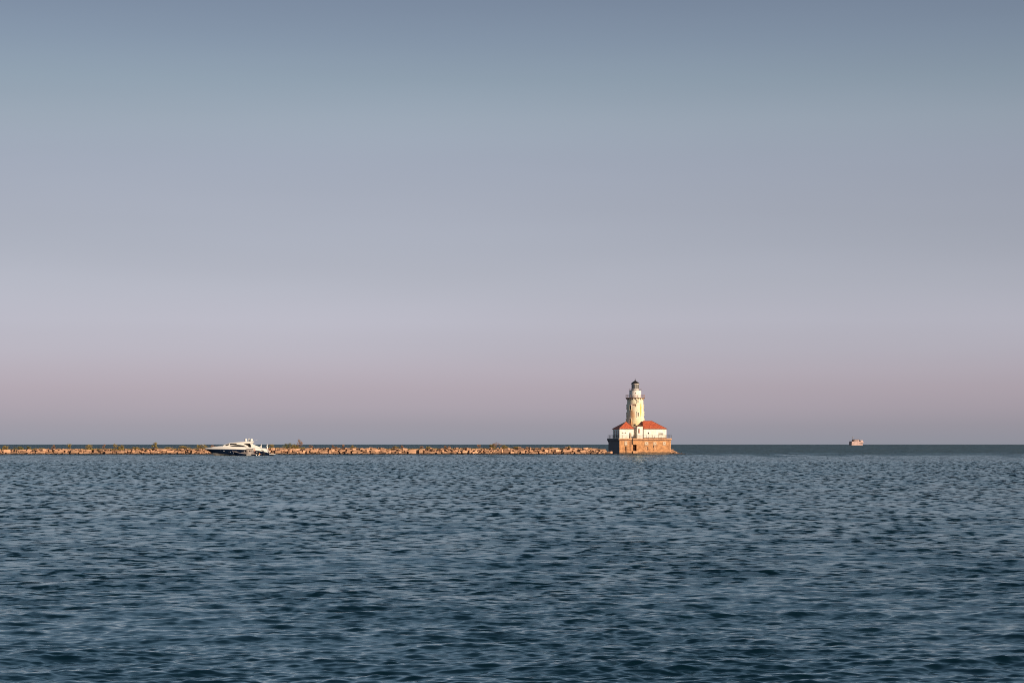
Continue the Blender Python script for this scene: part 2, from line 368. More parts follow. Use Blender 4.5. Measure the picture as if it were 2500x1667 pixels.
# ------------------------------------------------------------ stones
def stone_mesh(seed, m, sharp=.12):
    rg = random.Random(seed); bm = bmesh.new()
    for sx in (-1, 1):
        for sy in (-1, 1):
            for sz in (-1, 1):
                c = rg.uniform(.06, .28)
                p = [sx*.5*(1 - rg.uniform(0, sharp)), sy*.5*(1 - rg.uniform(0, sharp)), sz*.5*(1 - rg.uniform(0, sharp))]
                for ax in range(3):
                    q = p[:]; q[ax] *= (1 - c * rg.uniform(.6, 1.3)); bm.verts.new(q)
    r = bmesh.ops.convex_hull(bm, input=bm.verts[:])
    dead = [e for e in set(r['geom_interior']) | set(r['geom_unused']) if isinstance(e, bmesh.types.BMVert)]
    if dead: bmesh.ops.delete(bm, geom=dead, context='VERTS')
    bmesh.ops.dissolve_limit(bm, angle_limit=R(6), verts=bm.verts[:], edges=bm.edges[:])
    me = bpy.data.meshes.new('stone'); bm.to_mesh(me); bm.free(); me.materials.append(m); return me
STONES = [stone_mesh(i, M['limestone']) for i in range(18)]

def put_stone(par, x, y, z, lx, ly, lz, rg, tilt=6, yaw=12, name='stone'):
    o = bpy.data.objects.new(name, rg.choice(STONES)); C.objects.link(o); o.parent = par
    o.location = (x, y, z); o.scale = (lx, ly, lz)
    o.rotation_euler = (R(rg.gauss(0, tilt)), R(rg.gauss(0, tilt * .7)), R(rg.gauss(0, yaw)))
    return o

DB = 478.0 * K
bwx0, bwx1 = X(-150, DB), X(1478, DB)
breakwater = thing('breakwater', 'long low breakwater of stacked tan limestone blocks running from the left edge to the lighthouse', 'breakwater', (0, DB, 0))
def top_z(px):   # crest height along the photograph
    pts = [(-200,1.55),(60,1.55),(100,1.85),(260,1.65),(420,1.8),(500,1.75),(680,2.0),(900,2.05),(1000,1.8),(1100,1.95),(1300,2.1),(1440,2.1),(1470,1.7),(1490,1.1)]
    for (a, za), (b_, zb) in zip(pts, pts[1:]):
        if px <= b_: return za + (zb-za)*max(0, (px-a)/(b_-a))
    return pts[-1][1]
rg = random.Random(5)
cnt = 0
px_of = lambda x: 1250 + x / DB * FPX
for row in range(3):
    x = bwx0
    while x < bwx1:
        px = px_of(x); tz = top_z(px)
        big = 1.25 if px < 420 or 980 < px < 1090 else .9
        ln = rg.choice([rg.uniform(.9, 1.6), rg.uniform(1.4, 2.4), rg.uniform(2.2, 3.8)]) * big
        if row == 2: ln *= 1.15
        ln = max(1.1, ln)
        hh = tz / 3
        h = hh * rg.uniform(1.05, 1.45)
        zc = hh * (row + .5) + rg.uniform(-.10, .10)
        if row == 2: zc = tz - h/2 + rg.uniform(-.22, .14)
        elif row == 0 and rg.random() < .2: h *= 1.9; zc += .25; ln *= .8
        yy = [0.0, .65, 1.5][row] + rg.uniform(-.55, .45)
        tl = 4 if ln > 2.5 else 10
        if not (row == 2 and rg.random() < .04):
            o = put_stone(breakwater, x + ln/2, yy + .6, zc, ln * rg.uniform(.80, .97), rg.uniform(1.3, 2.0), h * rg.uniform(.72, .95), rg, tilt=tl, yaw=13)
            cnt += 1
        x += ln * rg.uniform(.94, 1.0)
print('stones', cnt)
# the core and the far side: rubble nobody could count, coloured dark as shade in the gaps
core = MB()
secs = []
n = 420
for i in range(n + 1):
    x = bwx0 + (bwx1 - bwx0) * i / n; tz = top_z(px_of(x)) - .5
    j = lambda s=.22: rg.uniform(-s, s)
    secs.append([(x, 1.1 + j(.1), -1.5), (x + j(), 1.2 + j(), .25), (x + j(), 1.8 + j(), tz - .1 + j(.15)), (x + j(), 3.4 + j(), tz + .1 + j()), (x + j(), 5.5 + j(), tz + j()), (x + j(), 7.5 + j(), .4 + j()), (x, 9.5, -1.5)])
core.loft(secs)
co_ = core.build('rubble_core', M['rubble'], breakwater); co_['kind'] = 'stuff'
sm_ = MB()
for i in range(1500):
    x = rg.uniform(bwx0, bwx1); tz = top_z(px_of(x)); k = rg.random()
    if k < .35: y, z, s = rg.uniform(-1.0, .2), rg.uniform(-.1, .28), rg.uniform(.25, .6)
    elif k < .65: y, z, s = rg.uniform(.1, 1.6), rg.uniform(.2, tz + .1), rg.uniform(.3, .75)
    else: y, z, s = rg.uniform(2.2, 7), tz - .35 + rg.uniform(-.1, .15), rg.uniform(.4, 1.0)
    me = rg.choice(STONES); mt = Matrix.Translation((x, y, z)) @ Matrix.Rotation(rg.uniform(0, 6), 4, 'Z') @ Matrix.Rotation(rg.gauss(0, .3), 4, 'X') @ Matrix.Diagonal((s * 1.5, s, s * .6, 1))
    sm_.add([mt @ v.co for v in me.vertices], [tuple(p.vertices) for p in me.polygons])
o = sm_.build('small_stones', M['limestone'], breakwater); o['kind'] = 'stuff'

# ------------------------------------------------------------ vegetation on the breakwater
def leaves(mb, c, rad, n, size, rg, shape=1.0):
    for _ in range(n):
        while True:
            p = Vector((rg.uniform(-1, 1), rg.uniform(-1, 1), rg.uniform(-1, 1)))
            if p.length < 1: break
        p = Vector((c[0] + p.x*rad[0], c[1] + p.y*rad[1], c[2] + p.z*rad[2]))
        u = Vector((rg.gauss(0,1), rg.gauss(0,1), rg.gauss(0,1))).normalized(); w = u.orthogonal().normalized(); s = size * rg.uniform(.5, 1.3)
        mb.add([p - u*s, p + w*s*.5, p + u*s, p - w*s*.5], [(0,1,2,3)])
def shrub(px, ytop, wpx, kind, label, dens=1.0, yoff=2.6, name='shrub', group='shrubs growing on top of the breakwater', base_px=None):
    D = DB + yoff; x = X(px, D); zt = Z(ytop, D); z0 = top_z(px) - .45; w = wpx / FPX * D / 2
    h = max(.5, zt - z0); rg = random.Random(int(px * 7 + ytop))
    t = thing(name, label, 'shrub', (x, D, z0), 0, group)
    st = MB(); fo = MB()
    ns = max(3, int(3 + w * 3))
    for i in range(ns):
        a = rg.uniform(-1, 1); q = Vector((a * w * .8, rg.uniform(-.6, .6) * w, h * rg.uniform(.7, .96) * (1 - .35 * a * a)))
        b0 = Vector((a * w * .25, rg.uniform(-.2, .2), 0)); mid = b0.lerp(q, .5) + Vector((rg.uniform(-.1, .1), 0, .05))
        st.tube(b0, mid, .04, .025, 5); st.tube(mid, q, .025, .012, 5)
        for k in range(3):
            c = b0.lerp(q, rg.uniform(.35, .9)); e = c + Vector((rg.uniform(-.5, .5) * w, rg.uniform(-.3, .3), rg.uniform(.05, .3) * h)); st.tube(c, e, .015, .008, 4)
            if kind != 'spindly' or rg.random() < .5: leaves(fo, e, (.22 + .16*w, .25, .18 + .06*h), int(16 * dens), .10, rg)
        leaves(fo, q, (.16 + .22*w, .3, .14 + .10*h), int(26 * dens), .11, rg)
    if kind == 'dense':
        for i in range(int(5 + w * 4)):
            leaves(fo, (rg.uniform(-.8, .8)*w, rg.uniform(-.4, .4), h * rg.uniform(.15, .6)), (.32, .35, .28), int(38 * dens), .11, rg)
    fo.build('foliage', M[{'dense': 'leaf_olive', 'dark': 'leaf_dark', 'spindly': 'leaf_rust', 'rust': 'leaf_rust', 'olive': 'leaf_olive'}[kind]], t)
    st.build('stem', M['twig'], t)
    return t
G = [
 (13, 1086, 16, 'dense', 'rounded olive shrub at the far left end of the breakwater'),
 (45, 1089, 22, 'dark', 'dark low bush, second from the left edge, on flat blocks', 1.3),
 (70, 1090, 14, 'dark', 'small dark green bush just right of the low bush near the left edge'),
 (131, 1087.5, 10, 'spindly', 'thin pale shrub standing alone left of the taller olive one'),
 (169, 1084.5, 15, 'olive', 'olive shrub with a flat crown touching the horizon, second quarter of the left stretch'),
 (217, 1084, 18, 'dense', 'full yellow green shrub left of the narrow upright one'),
 (254, 1084.5, 8, 'spindly', 'narrow upright rusty shrub between two fuller bushes'),
 (282, 1081.5, 12, 'olive', 'tall thin olive shrub reaching above the horizon, left of the round one'),
 (297, 1087, 16, 'dense', 'round yellow green bush at the foot of the tall thin shrub'),
 (330, 1090.5, 22, 'dense', 'low spreading yellow bush over the block joints'),
 (378, 1080.5, 17, 'dense', 'isolated bushy shrub standing highest left of the motor yacht', 1.3),
 (412, 1091, 18, 'dense', 'low bright bush right of the isolated tall shrub'),
 (449, 1088.5, 34, 'olive', 'long low hedge of weeds left of the yacht bow', 1.0),
 (492, 1083, 26, 'dense', 'broad shrub with the gull on it, right behind the yacht bow', 1.2),
 (520, 1086.5, 26, 'rust', 'reddish brown shrub rising behind the foredeck of the yacht'),
 (663, 1083.5, 13, 'olive', 'olive shrub just behind the stern of the yacht'),
 (704, 1081, 24, 'dark', 'dark broad shrub, left half of the large pair right of the yacht', 1.6),
 (718, 1085, 22, 'dense', 'middle bush filling the gap of the large pair right of the yacht', 1.2),
 (731, 1073.5, 17, 'rust', 'tallest brown shrub on the breakwater, leaning right beside the dark one', 1.5),
 (759, 1087.5, 12, 'spindly', 'bare spindly shrub a little right of the tallest one'),
 (812, 1085, 7, 'spindly', 'thin bare stalks between the low cushion and the reddish tuft'),
 (820, 1091.5, 9, 'rust', 'tiny rust coloured cushion on the breakwater crest'),
 (840, 1083.5, 9, 'spindly', 'slender reddish tuft reaching the horizon line'),
 (863, 1088, 14, 'olive', 'small olive shrub right of the slender reddish tuft'),
 (964, 1089, 18, 'olive', 'low olive shrub above the middle of the breakwater'),
 (981, 1087.5, 8, 'rust', 'small brown upright shrub touching the low olive one'),
 (1030, 1088.5, 9, 'spindly', 'left of two small shrubs above the pale bright block'),
 (1045, 1088, 9, 'dense', 'right of two small shrubs above the pale bright block'),
 (1086, 1089, 10, 'spindly', 'wispy shrub left of a rusty tuft'),
 (1097, 1090, 9, 'rust', 'rusty tuft right of the wispy shrub'),
 (1170, 1084.5, 13, 'spindly', 'leafless reddish shrub left of the big clump near the lighthouse'),
 (1203, 1084.5, 17, 'dense', 'left low bush of the clump nearest the lighthouse', 1.2),
 (1214, 1077.5, 18, 'spindly', 'spindly pinkish shrub with bare fanned branches above the clump', 1.0),
 (1231, 1086.5, 16, 'dense', 'right low yellow bush of the clump nearest the lighthouse'),
 (1260, 1089.5, 12, 'olive', 'small olive bush right of the clump nearest the lighthouse'),
 (1288, 1090, 9, 'rust', 'small reddish tuft over the short round blocks'),
 (1345, 1092, 12, 'dark', 'flat dark weed patch with small leaves before the last green tuft'),
 (1390, 1089, 8, 'dense', 'last green tuft on the breakwater before the lighthouse'),
]
for g in G: shrub(*g)
wd = MB()
for (a, b_, h, dn) in ((-100, 110, .45, 500), (140, 215, .3, 150), (215, 320, .45, 350), (320, 345, .4, 120), (345, 500, .4, 520), (500, 570, .5, 200), (655, 700, .5, 120), (700, 745, .6, 150), (745, 950, .12, 180), (950, 1100, .3, 380), (1100, 1260, .25, 260), (1260, 1470, .15, 260)):
    for i in range(int(dn * 1.6)):
        px = rg.uniform(a, b_); D = DB + rg.uniform(1.8, 4.5); x = X(px, D); z = top_z(px) - .3 + rg.uniform(0, 1) ** 1.5 * h
        hh = rg.uniform(.12, .3); lean = rg.uniform(-.15, .15)
        wd.add([(x - .05, D, z - .15), (x + .05, D + rg.uniform(-.05, .05), z - .15), (x + lean + .02, D, z + hh), (x + lean - .03, D, z + hh)], [(0,1,2,3)])
        if rg.random() < .5: leaves(wd, (x, D, z), (.25, .2, .12), 4, .11, rg)
o = wd.build('weeds', M['leaf_olive']); o['label'] = 'low olive weeds growing along the crest of the breakwater'; o['category'] = 'weeds'; o['kind'] = 'stuff'

# ------------------------------------------------------------ lighthouse pier (local frame: x along the sunlit front, y to the back, z up)
DL = 490.0 * K
kz = DL / FPX / 6.817
def XZ(xz): return (xz / 6.817 + 1450 - 1250) / FPX * DL
def ZZ(yz): return CAM_H + (HOR - (900 + yz / 6.817)) / FPX * DL
CORN = (XZ(425), DL - .0, 0)
TH = R(10.55)
def lx(xz, s):
    t_ = XZ(xz) / DL; c_, n_ = math.cos(TH), math.sin(TH)
    return (t_ * (DL + s*c_) - CORN[0] + s*n_) / (c_ - t_*n_)   # local x of a zoomed pixel on a plane s behind the front
PW, PD = 18.2, 17.0
TOP = 5.4
pier = thing('lighthouse_pier', 'tan concrete lighthouse foundation with moulded cornice, sunlit front and left side coloured dark blue for shade', 'pier', CORN, TH)
# front wall with a real doorway opening
dx0, dx1 = lx(650, 0), lx(710, 0); dz0, dz1 = ZZ(1368), ZZ(1262)
w = MB(); w.box(0, dx0, 0, .8, -2, 4.7); w.box(dx1, PW, 0, .8, -2, 4.7); w.box(dx0, dx1, 0, .8, dz1, 4.7); w.box(dx0, dx1, 0, .8, -2, dz0)
w.build('front_wall', M['concrete'], pier)
w = MB(); w.box(.1, dx0 + 0, .82, PD, -2, 4.69); w.box(dx1 + .6, PW, .82, PD, -2, 4.69); w.box(dx0, dx1+.6, 3.2, PD, -2, 4.69); w.box(dx0, dx1+.6, .82, 3.2, dz1+.5, 4.69); w.box(dx0, dx1+.6, .82, 3.2, -2, dz0)
w.build('core_wall', M['concrete'], pier)
MB().box(-.02, .08, .03, PD, -2, 4.70).build('side_wall', M['side_shade'], pier)  # left face with its shade put into the colour
c = MB(); c.box(-.28, PW + .28, -.30, PD + .3, 4.86, 5.42); c.build('cornice', M['cornice'], pier, bevel=.06)
c = MB(); c.box(-.14, PW + .14, -.15, PD + .14, 4.66, 4.86); c.build('cornice_shadow_moulding', M['rust'], pier)  # moulding coloured dark brown as the cornice's shadow line
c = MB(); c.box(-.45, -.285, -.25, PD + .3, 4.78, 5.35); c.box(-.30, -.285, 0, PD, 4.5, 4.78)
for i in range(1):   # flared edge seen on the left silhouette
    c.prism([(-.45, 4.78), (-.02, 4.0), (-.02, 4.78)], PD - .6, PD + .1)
c.build('side_cornice', M['side_shade'], pier)
MB().box(-.05, PW + .1, -.10, -.002, -1.5, .95).build('plinth', M['concrete'], pier)
MB().box(.0, PW + .06, -.05, -.004, .95, 1.03).build('plinth_ledge', M['cornice'], pier)
MB().box(PW - .35, PW + .05, -.045, .35, .95, 4.66).build('corner_pilaster', M['cornice'], pier)
# pale patched squares with dark sills
for (xa, xb, ya, yb) in ((845, 905, 1215, 1270), (990, 1040, 1218, 1270), (1147, 1195, 1212, 1270), (510, 555, 1205, 1270)):
    p = MB().box(lx(xa, 0), lx(xb, 0), -.06, -.003, ZZ(yb), ZZ(ya)).build('blocked_window', M['patch'], pier)
    MB().box(lx(xa, 0) - .1, lx(xb, 0) + .1, -.16, -.065, ZZ(yb + 6), ZZ(yb)).build('sill', M['rust'], p)
    MB().box(lx((xa+xb)/2 + 3, 0) - .09, lx((xa+xb)/2 + 3, 0) + .09, -.08, -.062, ZZ(ya + 24), ZZ(ya + 14)).build('vent_hole', M['recess'], p)
# lower openings
for (xa, xb, ya, yb, mk) in ((858, 888, 1298, 1352, 'rust'), (996, 1030, 1282, 1345, 'rust'), (888, 897, 1296, 1354, 'recess'), (986, 996, 1280, 1316, 'recess')):
    MB().box(lx(xa, 0), lx(xb, 0), -.05, -.003, ZZ(yb), ZZ(ya)).build('blocked_opening', M['cornice' if mk == 'rust' else mk], pier)
for xa, ya in ((735, 1330), (912, 1330), (997, 1350), (1000, 1290)):
    MB().box(lx(xa, 0) - .12, lx(xa, 0) + .12, -.07, -.003, ZZ(ya + 6), ZZ(ya - 6)).build('rusty_fitting', M['rust'], pier)
# drain pipe under the T shaped patch, joint, pipe and its painted shadow line
MB().tube((lx(535, 0), -.14, .1), (lx(535, 0), -.14, ZZ(1288)), .13).build('drain_pipe', M['iron'], pier)
MB().box(lx(508, 0), lx(562, 0), -.20, -.17, ZZ(1279), ZZ(1275)).build('pipe_bracket', M['iron'], pier)
MB().box(lx(636, 0), lx(650, 0), -.36, -.31, ZZ(1262), ZZ(1158)).build('pipe_and_shadow', M['recess'], pier)
MB().box(lx(640, 0), lx(652, 0), -.13, -.105, .0, dz0).build('lower_pipe_and_shadow', M['recess'], pier)
# the column of separate stone blocks left of the pipe and shadow line
z = 1.1; i = 0
while z < 4.5:
    MB().box(lx(606, 0) + (i % 2) * .08, lx(634, 0), -.10, -.006, z, z + .26).build('stone_block', M['cornice'], pier, bevel=.02); z += .31; i += 1
MB().box(lx(596, 0), lx(604, 0), -.03, -.004, 1.0, 4.2).build('dark_joint', M['rust'], pier)
# inside the doorway: a door leaf and a ladder of pale things
dl = MB().box(dx0 + .05, dx1 - .35, 1.2, 1.28, dz0, dz1).build('door', M['shutter'], pier)
MB().box(dx0 + .5, dx0 + .8, 1.1, 1.19, dz0 + 1.1, dz0 + 1.5).build('door_plate', M['patch'], dl)
MB().box(dx0 + .1, dx1 - .4, 1.12, 1.19, dz0 + .4, dz0 + .5).build('door_rail', M['patch'], dl)
MB().box(dx0 - .1, dx1 + .1, -.14, -.005, dz1, dz1 + .22).build('lintel', M['cornice'], pier)
MB().box(dx0 - .1, dx1 + .3, -.4, -.105, dz0 - .75, dz0 - .02).build('doorstep', M['cornice'], pier)

# guard railing on the pier edge
rail = thing('guard_railing', 'dark iron guard railing with thin posts around the edge of the pier deck', 'railing', CORN, TH)
e0, e1 = -.15, PW + .15; f0, f1 = -.18, PD + .1
def post(x, y): MB().box(x - .045, x + .045, y - .045, y + .045, 5.42, 6.55).build('post', M['iron'], rail)
for xz in (470, 600, 655, 765, 870, 970, 1075, 1185): post(lx(xz, 0), f0)
post(e0, f0); post(e1, f0); post(lx(425,0)+.3, f1)
for i in range(1, 9): post(e0, f0 + (f1 - f0) * i / 8)
for i in range(1, 9): post(e1, f0 + (f1 - f0) * i / 8)
for i in range(1, 8): post(e0 + (e1 - e0) * i / 8, f1)
for zz, rr_ in ((6.52, .022), (6.15, .014), (5.8, .014)):
    for a, b_ in (((e0, f0), (e1, f0)), ((e0, f0), (e0, f1)), ((e1, f0), (e1, f1)), ((e0, f1), (e1, f1))):
        MB().tube((*a, zz), (*b_, zz), rr_, n=6).build('rail', M['iron'], rail)

def hip_roof(par, x0, x1, y0, y1, ze, ridge, zr, ov=.25, th=.12):
    """eaves rectangle, ridge = ((xa, ya), (xb, yb))"""
    (xa, ya), (xb, yb) = ridge
    m = MB(); x0 -= ov; x1 += ov; y0 -= ov; y1 += ov
    vs = [(x0,y0,ze),(x1,y0,ze),(x1,y1,ze),(x0,y1,ze),(xa,ya,zr),(xb,yb,zr),(x0,y0,ze-th),(x1,y0,ze-th),(x1,y1,ze-th),(x0,y1,ze-th)]
    fs = [(0,1,5,4),(1,2,5),(2,3,4,5),(3,0,4),(0,6,7,1),(1,7,8,2),(2,8,9,3),(3,9,6,0),(9,8,7,6)]
    m.add(vs, fs)
    r = m.build('roof', M['red_roof'], par)
    # ridge caps
    k = MB()
    for a, b_ in (((x0,y0,ze),(xa,ya,zr)), ((x1,y0,ze),(xb,yb,zr)), ((x1,y1,ze),(xb,yb,zr)), ((x0,y1,ze),(xa,ya,zr))): k.tube(a, b_, .05, n=6)
    if (xa, ya) != (xb, yb): k.tube((xa,ya,zr), (xb,yb,zr), .05, n=6)
    k.build('ridge_cap', M['rust'], r)
    MB().box(x0 - .03, x1 + .03, y0 - .05, y0 - .003, ze - th, ze + .01).build('fascia', M['rust'], r)
    return r
ZE, S = ZZ(1000) + .06, 1.2
# left house
hx0, hx1 = .3, 5.3; hy0, hy1 = S, 11.5
lh = thing('keeper_house', 'white wing with a pyramid red roof at the left of the tower', 'house', CORN, TH, 'white wings with red roofs beside the tower')
MB().box(hx0, hx1, hy0, hy1, 5.42, ZE - .1).build('wall', M['whitewash'], lh)
hip_roof(lh, hx0, hx1, hy0, hy1, ZE, ((3.2, 3.6), (3.2, 3.6)), ZZ(876))
for xa, xb in ((467, 490), (514, 537)):
    wv = MB().box(lx(xa, S), lx(xb, S), hy0 - .04, hy0 - .003, ZZ(1069), ZZ(1057)).build('window', M['recess'], lh)
    MB().box(lx(xa, S) - .08, lx(xb, S) + .08, hy0 - .09, hy0 - .045, ZZ(1073), ZZ(1069)).build('sill', M['patch'], wv)
dd = MB().box(lx(590, S), lx(622, S), hy0 - .05, hy0 - .003, 5.43, ZZ(1066)).build('door', M['patch'], lh)
MB().box(lx(590, S), lx(598, S), hy0 - .09, hy0 - .052, 5.43, ZZ(1066)).build('door_gap', M['shutter'], dd)
MB().box(lx(613, S), lx(620, S), hy0 - .09, hy0 - .052, ZZ(1105), ZZ(1070)).build('door_panel', M['shutter'], dd)
for yy in (hy0 + .7, hy0 + 3.6, hy0 + 7.0):
    wv = MB().box(hx0 - .04, hx0 - .003, yy, yy + 1.5, 5.6, 8.1).build('window', M['glass'], lh)
    MB().box(hx0 - .08, hx0 - .045, yy - .12, yy, 5.5, 8.2).build('frame', M['whitewash'], wv)
    MB().box(hx0 - .08, hx0 - .045, yy + 1.5, yy + 1.62, 5.5, 8.2).build('frame', M['whitewash'], wv)
# right house
rx0, rx1 = 8.85, 16.95; ry1 = 9.2
rh = thing('fog_signal_house', 'longer white wing with a hipped red roof on the right of the tower', 'house', CORN, TH, 'white wings with red roofs beside the tower')
MB().box(rx0, rx1, S, ry1, 5.42, ZE - .1).build('wall', M['whitewash'], rh)
hip_roof(rh, rx0, rx1, S, ry1, ZE, ((9.6, 5.2), (12.75, 5.2)), ZZ(864))
wv = MB().ball((lx(907, S), S - .01, ZZ(1070)), .26, .06, .36, 10).build('window', M['recess'], rh)
for xa in (1077, 1097, 1122, 1141):
    wv = MB().box(lx(xa, S), lx(xa + 13, S), S - .04, S - .003, ZZ(1100), ZZ(1068)).build('window', M['recess'], rh)
    MB().box(lx(xa, S) + .06, lx(xa + 13, S) - .05, S - .07, S - .042, ZZ(1098), ZZ(1086)).build('pane', M['patch'], wv)
MB().box(rx0 + .02, rx1, S - .03, S - .003, 5.43, 5.62).build('base_strip', M['rust'], rh)
# entrance tower
VY = .9
vx0, vx1 = lx(722, VY), lx(812, VY)
ve = thing('entrance_porch', 'tall narrow white entrance porch with a small dark pointed roof in front of the tower', 'porch', CORN, TH)
MB().box(vx0, vx1, VY, 3.3, 5.42, ZZ(955)).build('wall', M['whitewash'], ve)
zr0, zr1 = ZZ(955), ZZ(930)
m_ = MB(); o_ = .2; xm = (vx0 + vx1) / 2
m_.add([(vx0-o_,VY-o_,zr0),(vx1+o_,VY-o_,zr0),(vx1+o_,3.5,zr0),(vx0-o_,3.5,zr0),(xm,VY+1.0,zr1+.12),(xm,VY+1.5,zr1+.12),(vx0-o_,VY-o_,zr0-.1),(vx1+o_,VY-o_,zr0-.1),(vx1+o_,3.5,zr0-.1),(vx0-o_,3.5,zr0-.1)],
       [(0,1,4),(1,2,5,4),(2,3,5),(3,0,4,5),(0,6,7,1),(1,7,8,2),(2,8,9,3),(3,9,6,0),(9,8,7,6)])
m_.build('roof', M['rust'], ve)
dd = MB().box(lx(737, VY), lx(760, VY), VY - .04, VY - .003, ZZ(1072), ZZ(997)).build('window', M['shutter'], ve)
MB().box(lx(750, VY), lx(760, VY), VY - .07, VY - .042, ZZ(1070), ZZ(1000)).build('shutter', M['red_roof'], dd)
MB().box(vx0 - .9, vx1 - .1, 3.31, 5.4, 5.42, ZZ(965)).build('link_wall', M['whitewash'], ve)
MB().box(lx(814, .9), lx(825, .9), VY + .1, VY + .25, 5.42, ZZ(958)).build('gap_shade_strip', M['iron'], ve)  # dark strip drawn for the shaded gap between porch and right house
ob_ = thing('equipment_box', 'small dark equipment box on the pier deck at the foot of the entrance porch', 'box', CORN, TH)
MB().box(lx(668, 0) , lx(702, 0), .3, .75, 5.43, 6.05).build('box_body', M['iron'], ob_, bevel=.03); MB().box(lx(672, 0), lx(690, 0), .28, .3, 6.05, 6.35).build('box_lid', M['rust'], ob_)

# ------------------------------------------------------------ the tower
Yc = 8.5; Xc = lx(687, Yc)
ca, sa = math.cos(TH), math.sin(TH)
tx = CORN[0] + Xc*ca - Yc*sa; ty = CORN[1] + Xc*sa + Yc*ca
tower = thing('lighthouse_tower', 'tall stained white lighthouse tower with gallery and dark topped lantern', 'lighthouse', (tx, ty, 0), 0)
def ZT(yz): return CAM_H + (HOR - (900 + yz / 6.817)) / FPX * (ty - 2)
Zg = ZT(488)
def rad(z): return 3.22 + (2.78 - 3.22) * (z - 8) / (Zg - 8)
prof = [(rad(5.42) , 5.42)]
for zz in (8.0, ZT(835), ZT(722), ZT(605), Zg - .6): prof.append((rad(zz), zz))
prof += [(rad(Zg) + .02, Zg - .55), (rad(Zg) + .25, Zg - .1), (rad(Zg)+.3, Zg)]
MB().lathe(prof, 56).build('shaft', M['tower'], tower, smooth=True)
for yb in (835, 722, 605):
    z_ = ZT(yb); MB().lathe([(rad(z_) + .03, z_ - .07), (rad(z_) + .05, z_), (rad(z_) + .02, z_ + .06)], 56).build('belt', M['tower'], tower)
def tower_window(phi, y0, y1, wd_, mk='recess', hood=True):
    z0, z1 = ZT(y1), ZT(y0); r_ = rad((z0+z1)/2)
    rot = Matrix.Rotation(phi, 4, 'Z')
    f = MB(); q = .22
    f.box(-wd_/2-q, -wd_/2, -r_-.14, -r_+.4, z0-.15, z1); f.box(wd_/2, wd_/2+q, -r_-.14, -r_+.4, z0-.15, z1)
    f.box(-wd_/2-q, wd_/2+q, -r_-.22, -r_+.4, z1, z1+.24); f.box(-wd_/2-q, wd_/2+q, -r_-.2, -r_+.4, z0-.36, z0-.15)
    fo = f.xform(rot).build('window', M['tower'], tower)
    MB().box(-wd_/2, wd_/2, -r_-.02, -r_+.2, z0-.14, z1-.002).xform(rot).build('pane', M[mk], fo)
tower_window(R(-36), 615, 678, .5); tower_window(R(-37), 835, 902, .5)
tower_window(R(-72), 735, 795, .5); tower_window(R(-84), 605, 660, .5); tower_window(R(-84), 840, 870, .5)
tower_window(R(16.5), 727, 788, .45, 'shutter'); tower_window(R(16), 524, 556, .35, 'shutter')
tower_window(R(78), 610, 640, .5); tower_window(R(80), 722, 760, .5); tower_window(R(80), 835, 870, .5)
for (ph, ya, yb, wdd) in ((-4, 588, 606, .75), (-1, 606, 632, .2), (-22, 498, 515, .35), (-12, 590, 604, .5), (3, 480+15, 505, .3)):
    z0, z1 = ZT(yb), ZT(ya); r_ = rad(z0)
    MB().box(-wdd/2, wdd/2, -r_-.12, -r_+.2, z0, z1).xform(Matrix.Rotation(R(ph), 4, 'Z')).build('rusty_bracket', M['rust'], tower, bevel=.03)
lampz = ZT(940)
MB().ball((-.25, -rad(lampz) - .12, lampz), .30, .2, .32, 12).build('round_lamp', M['iron'], tower, smooth=True)
MB().tube((.1, -rad(lampz), lampz + .35), (-.5, -rad(lampz) - .2, lampz + .38), .06).build('lamp_arm', M['rust'], tower)
# gallery
RG = 3.36
MB().lathe([(RG - .1, Zg), (RG, Zg + .02), (RG, Zg + .17), (RG - .1, Zg + .18)], 48).build('gallery_deck', M['rust'], tower)
for i in range(20):
    a = 2*math.pi*i/20; r0, r1 = rad(Zg) + .0, RG - .08
    b_ = MB().prism([(r0, Zg - .002), (r1, Zg - .002), (r1, Zg - .1), (r0, Zg - .75)], -.06, .06).xform(Matrix.Rotation(a, 4, 'Z')).build('bracket', M['rust'], tower)
def ring_rail(rad_, z0, h, nposts, m1, thick, names=('gallery_railing',)):
    mb = MB()
    for f_ in (1.0, .55):
        for i in range(32):
            a, b2 = 2*math.pi*i/32, 2*math.pi*(i+1)/32
            mb.tube((rad_*math.cos(a), rad_*math.sin(a), z0 + h*f_), (rad_*math.cos(b2), rad_*math.sin(b2), z0 + h*f_), thick, n=5)
    r = mb.build('railing', m1, tower)
    for i in range(nposts):
        a = 2*math.pi*(i+.5)/nposts
        MB().tube((rad_*math.cos(a), rad_*math.sin(a), z0), (rad_*math.cos(a), rad_*math.sin(a), z0 + h), thick*1.2, n=5).build('railing_post', m1, r)
M['railred'] = mat('pinkish_rail', (.36,.22,.19), .7, var=.2)
ring_rail(RG - .06, Zg + .18, 1.0, 16, M['railred'], .03)
Zw = ZT(362)
MB().lathe([(2.07, Zg + .18), (2.07, Zw)], 48).build('watch_room', M['whitegallery'], tower, smooth=True)
MB().ball((0, -2.05, ZT(405)), .17, .08, .17, 10).build('porthole', M['recess'], tower)
MB().lathe([(2.1, Zw + .0), (2.25, Zw + .03), (2.25, Zw + .12), (2.1, Zw + .14)], 48).build('upper_gallery', M['iron'], tower)
ring_rail(2.18, Zw + .14, .55, 10, M['railred'], .015)
Z1, Z2 = ZT(335), ZT(250)
MB().lathe([(1.34, Zw + .15), (1.34, Z1)], 16).build('lantern_base', M['whitegallery'], tower)
MB().lathe([(1.22, Z1 + .004), (1.22, Z2)], 12).build('lantern_glass', M['lamp_glass'], tower)
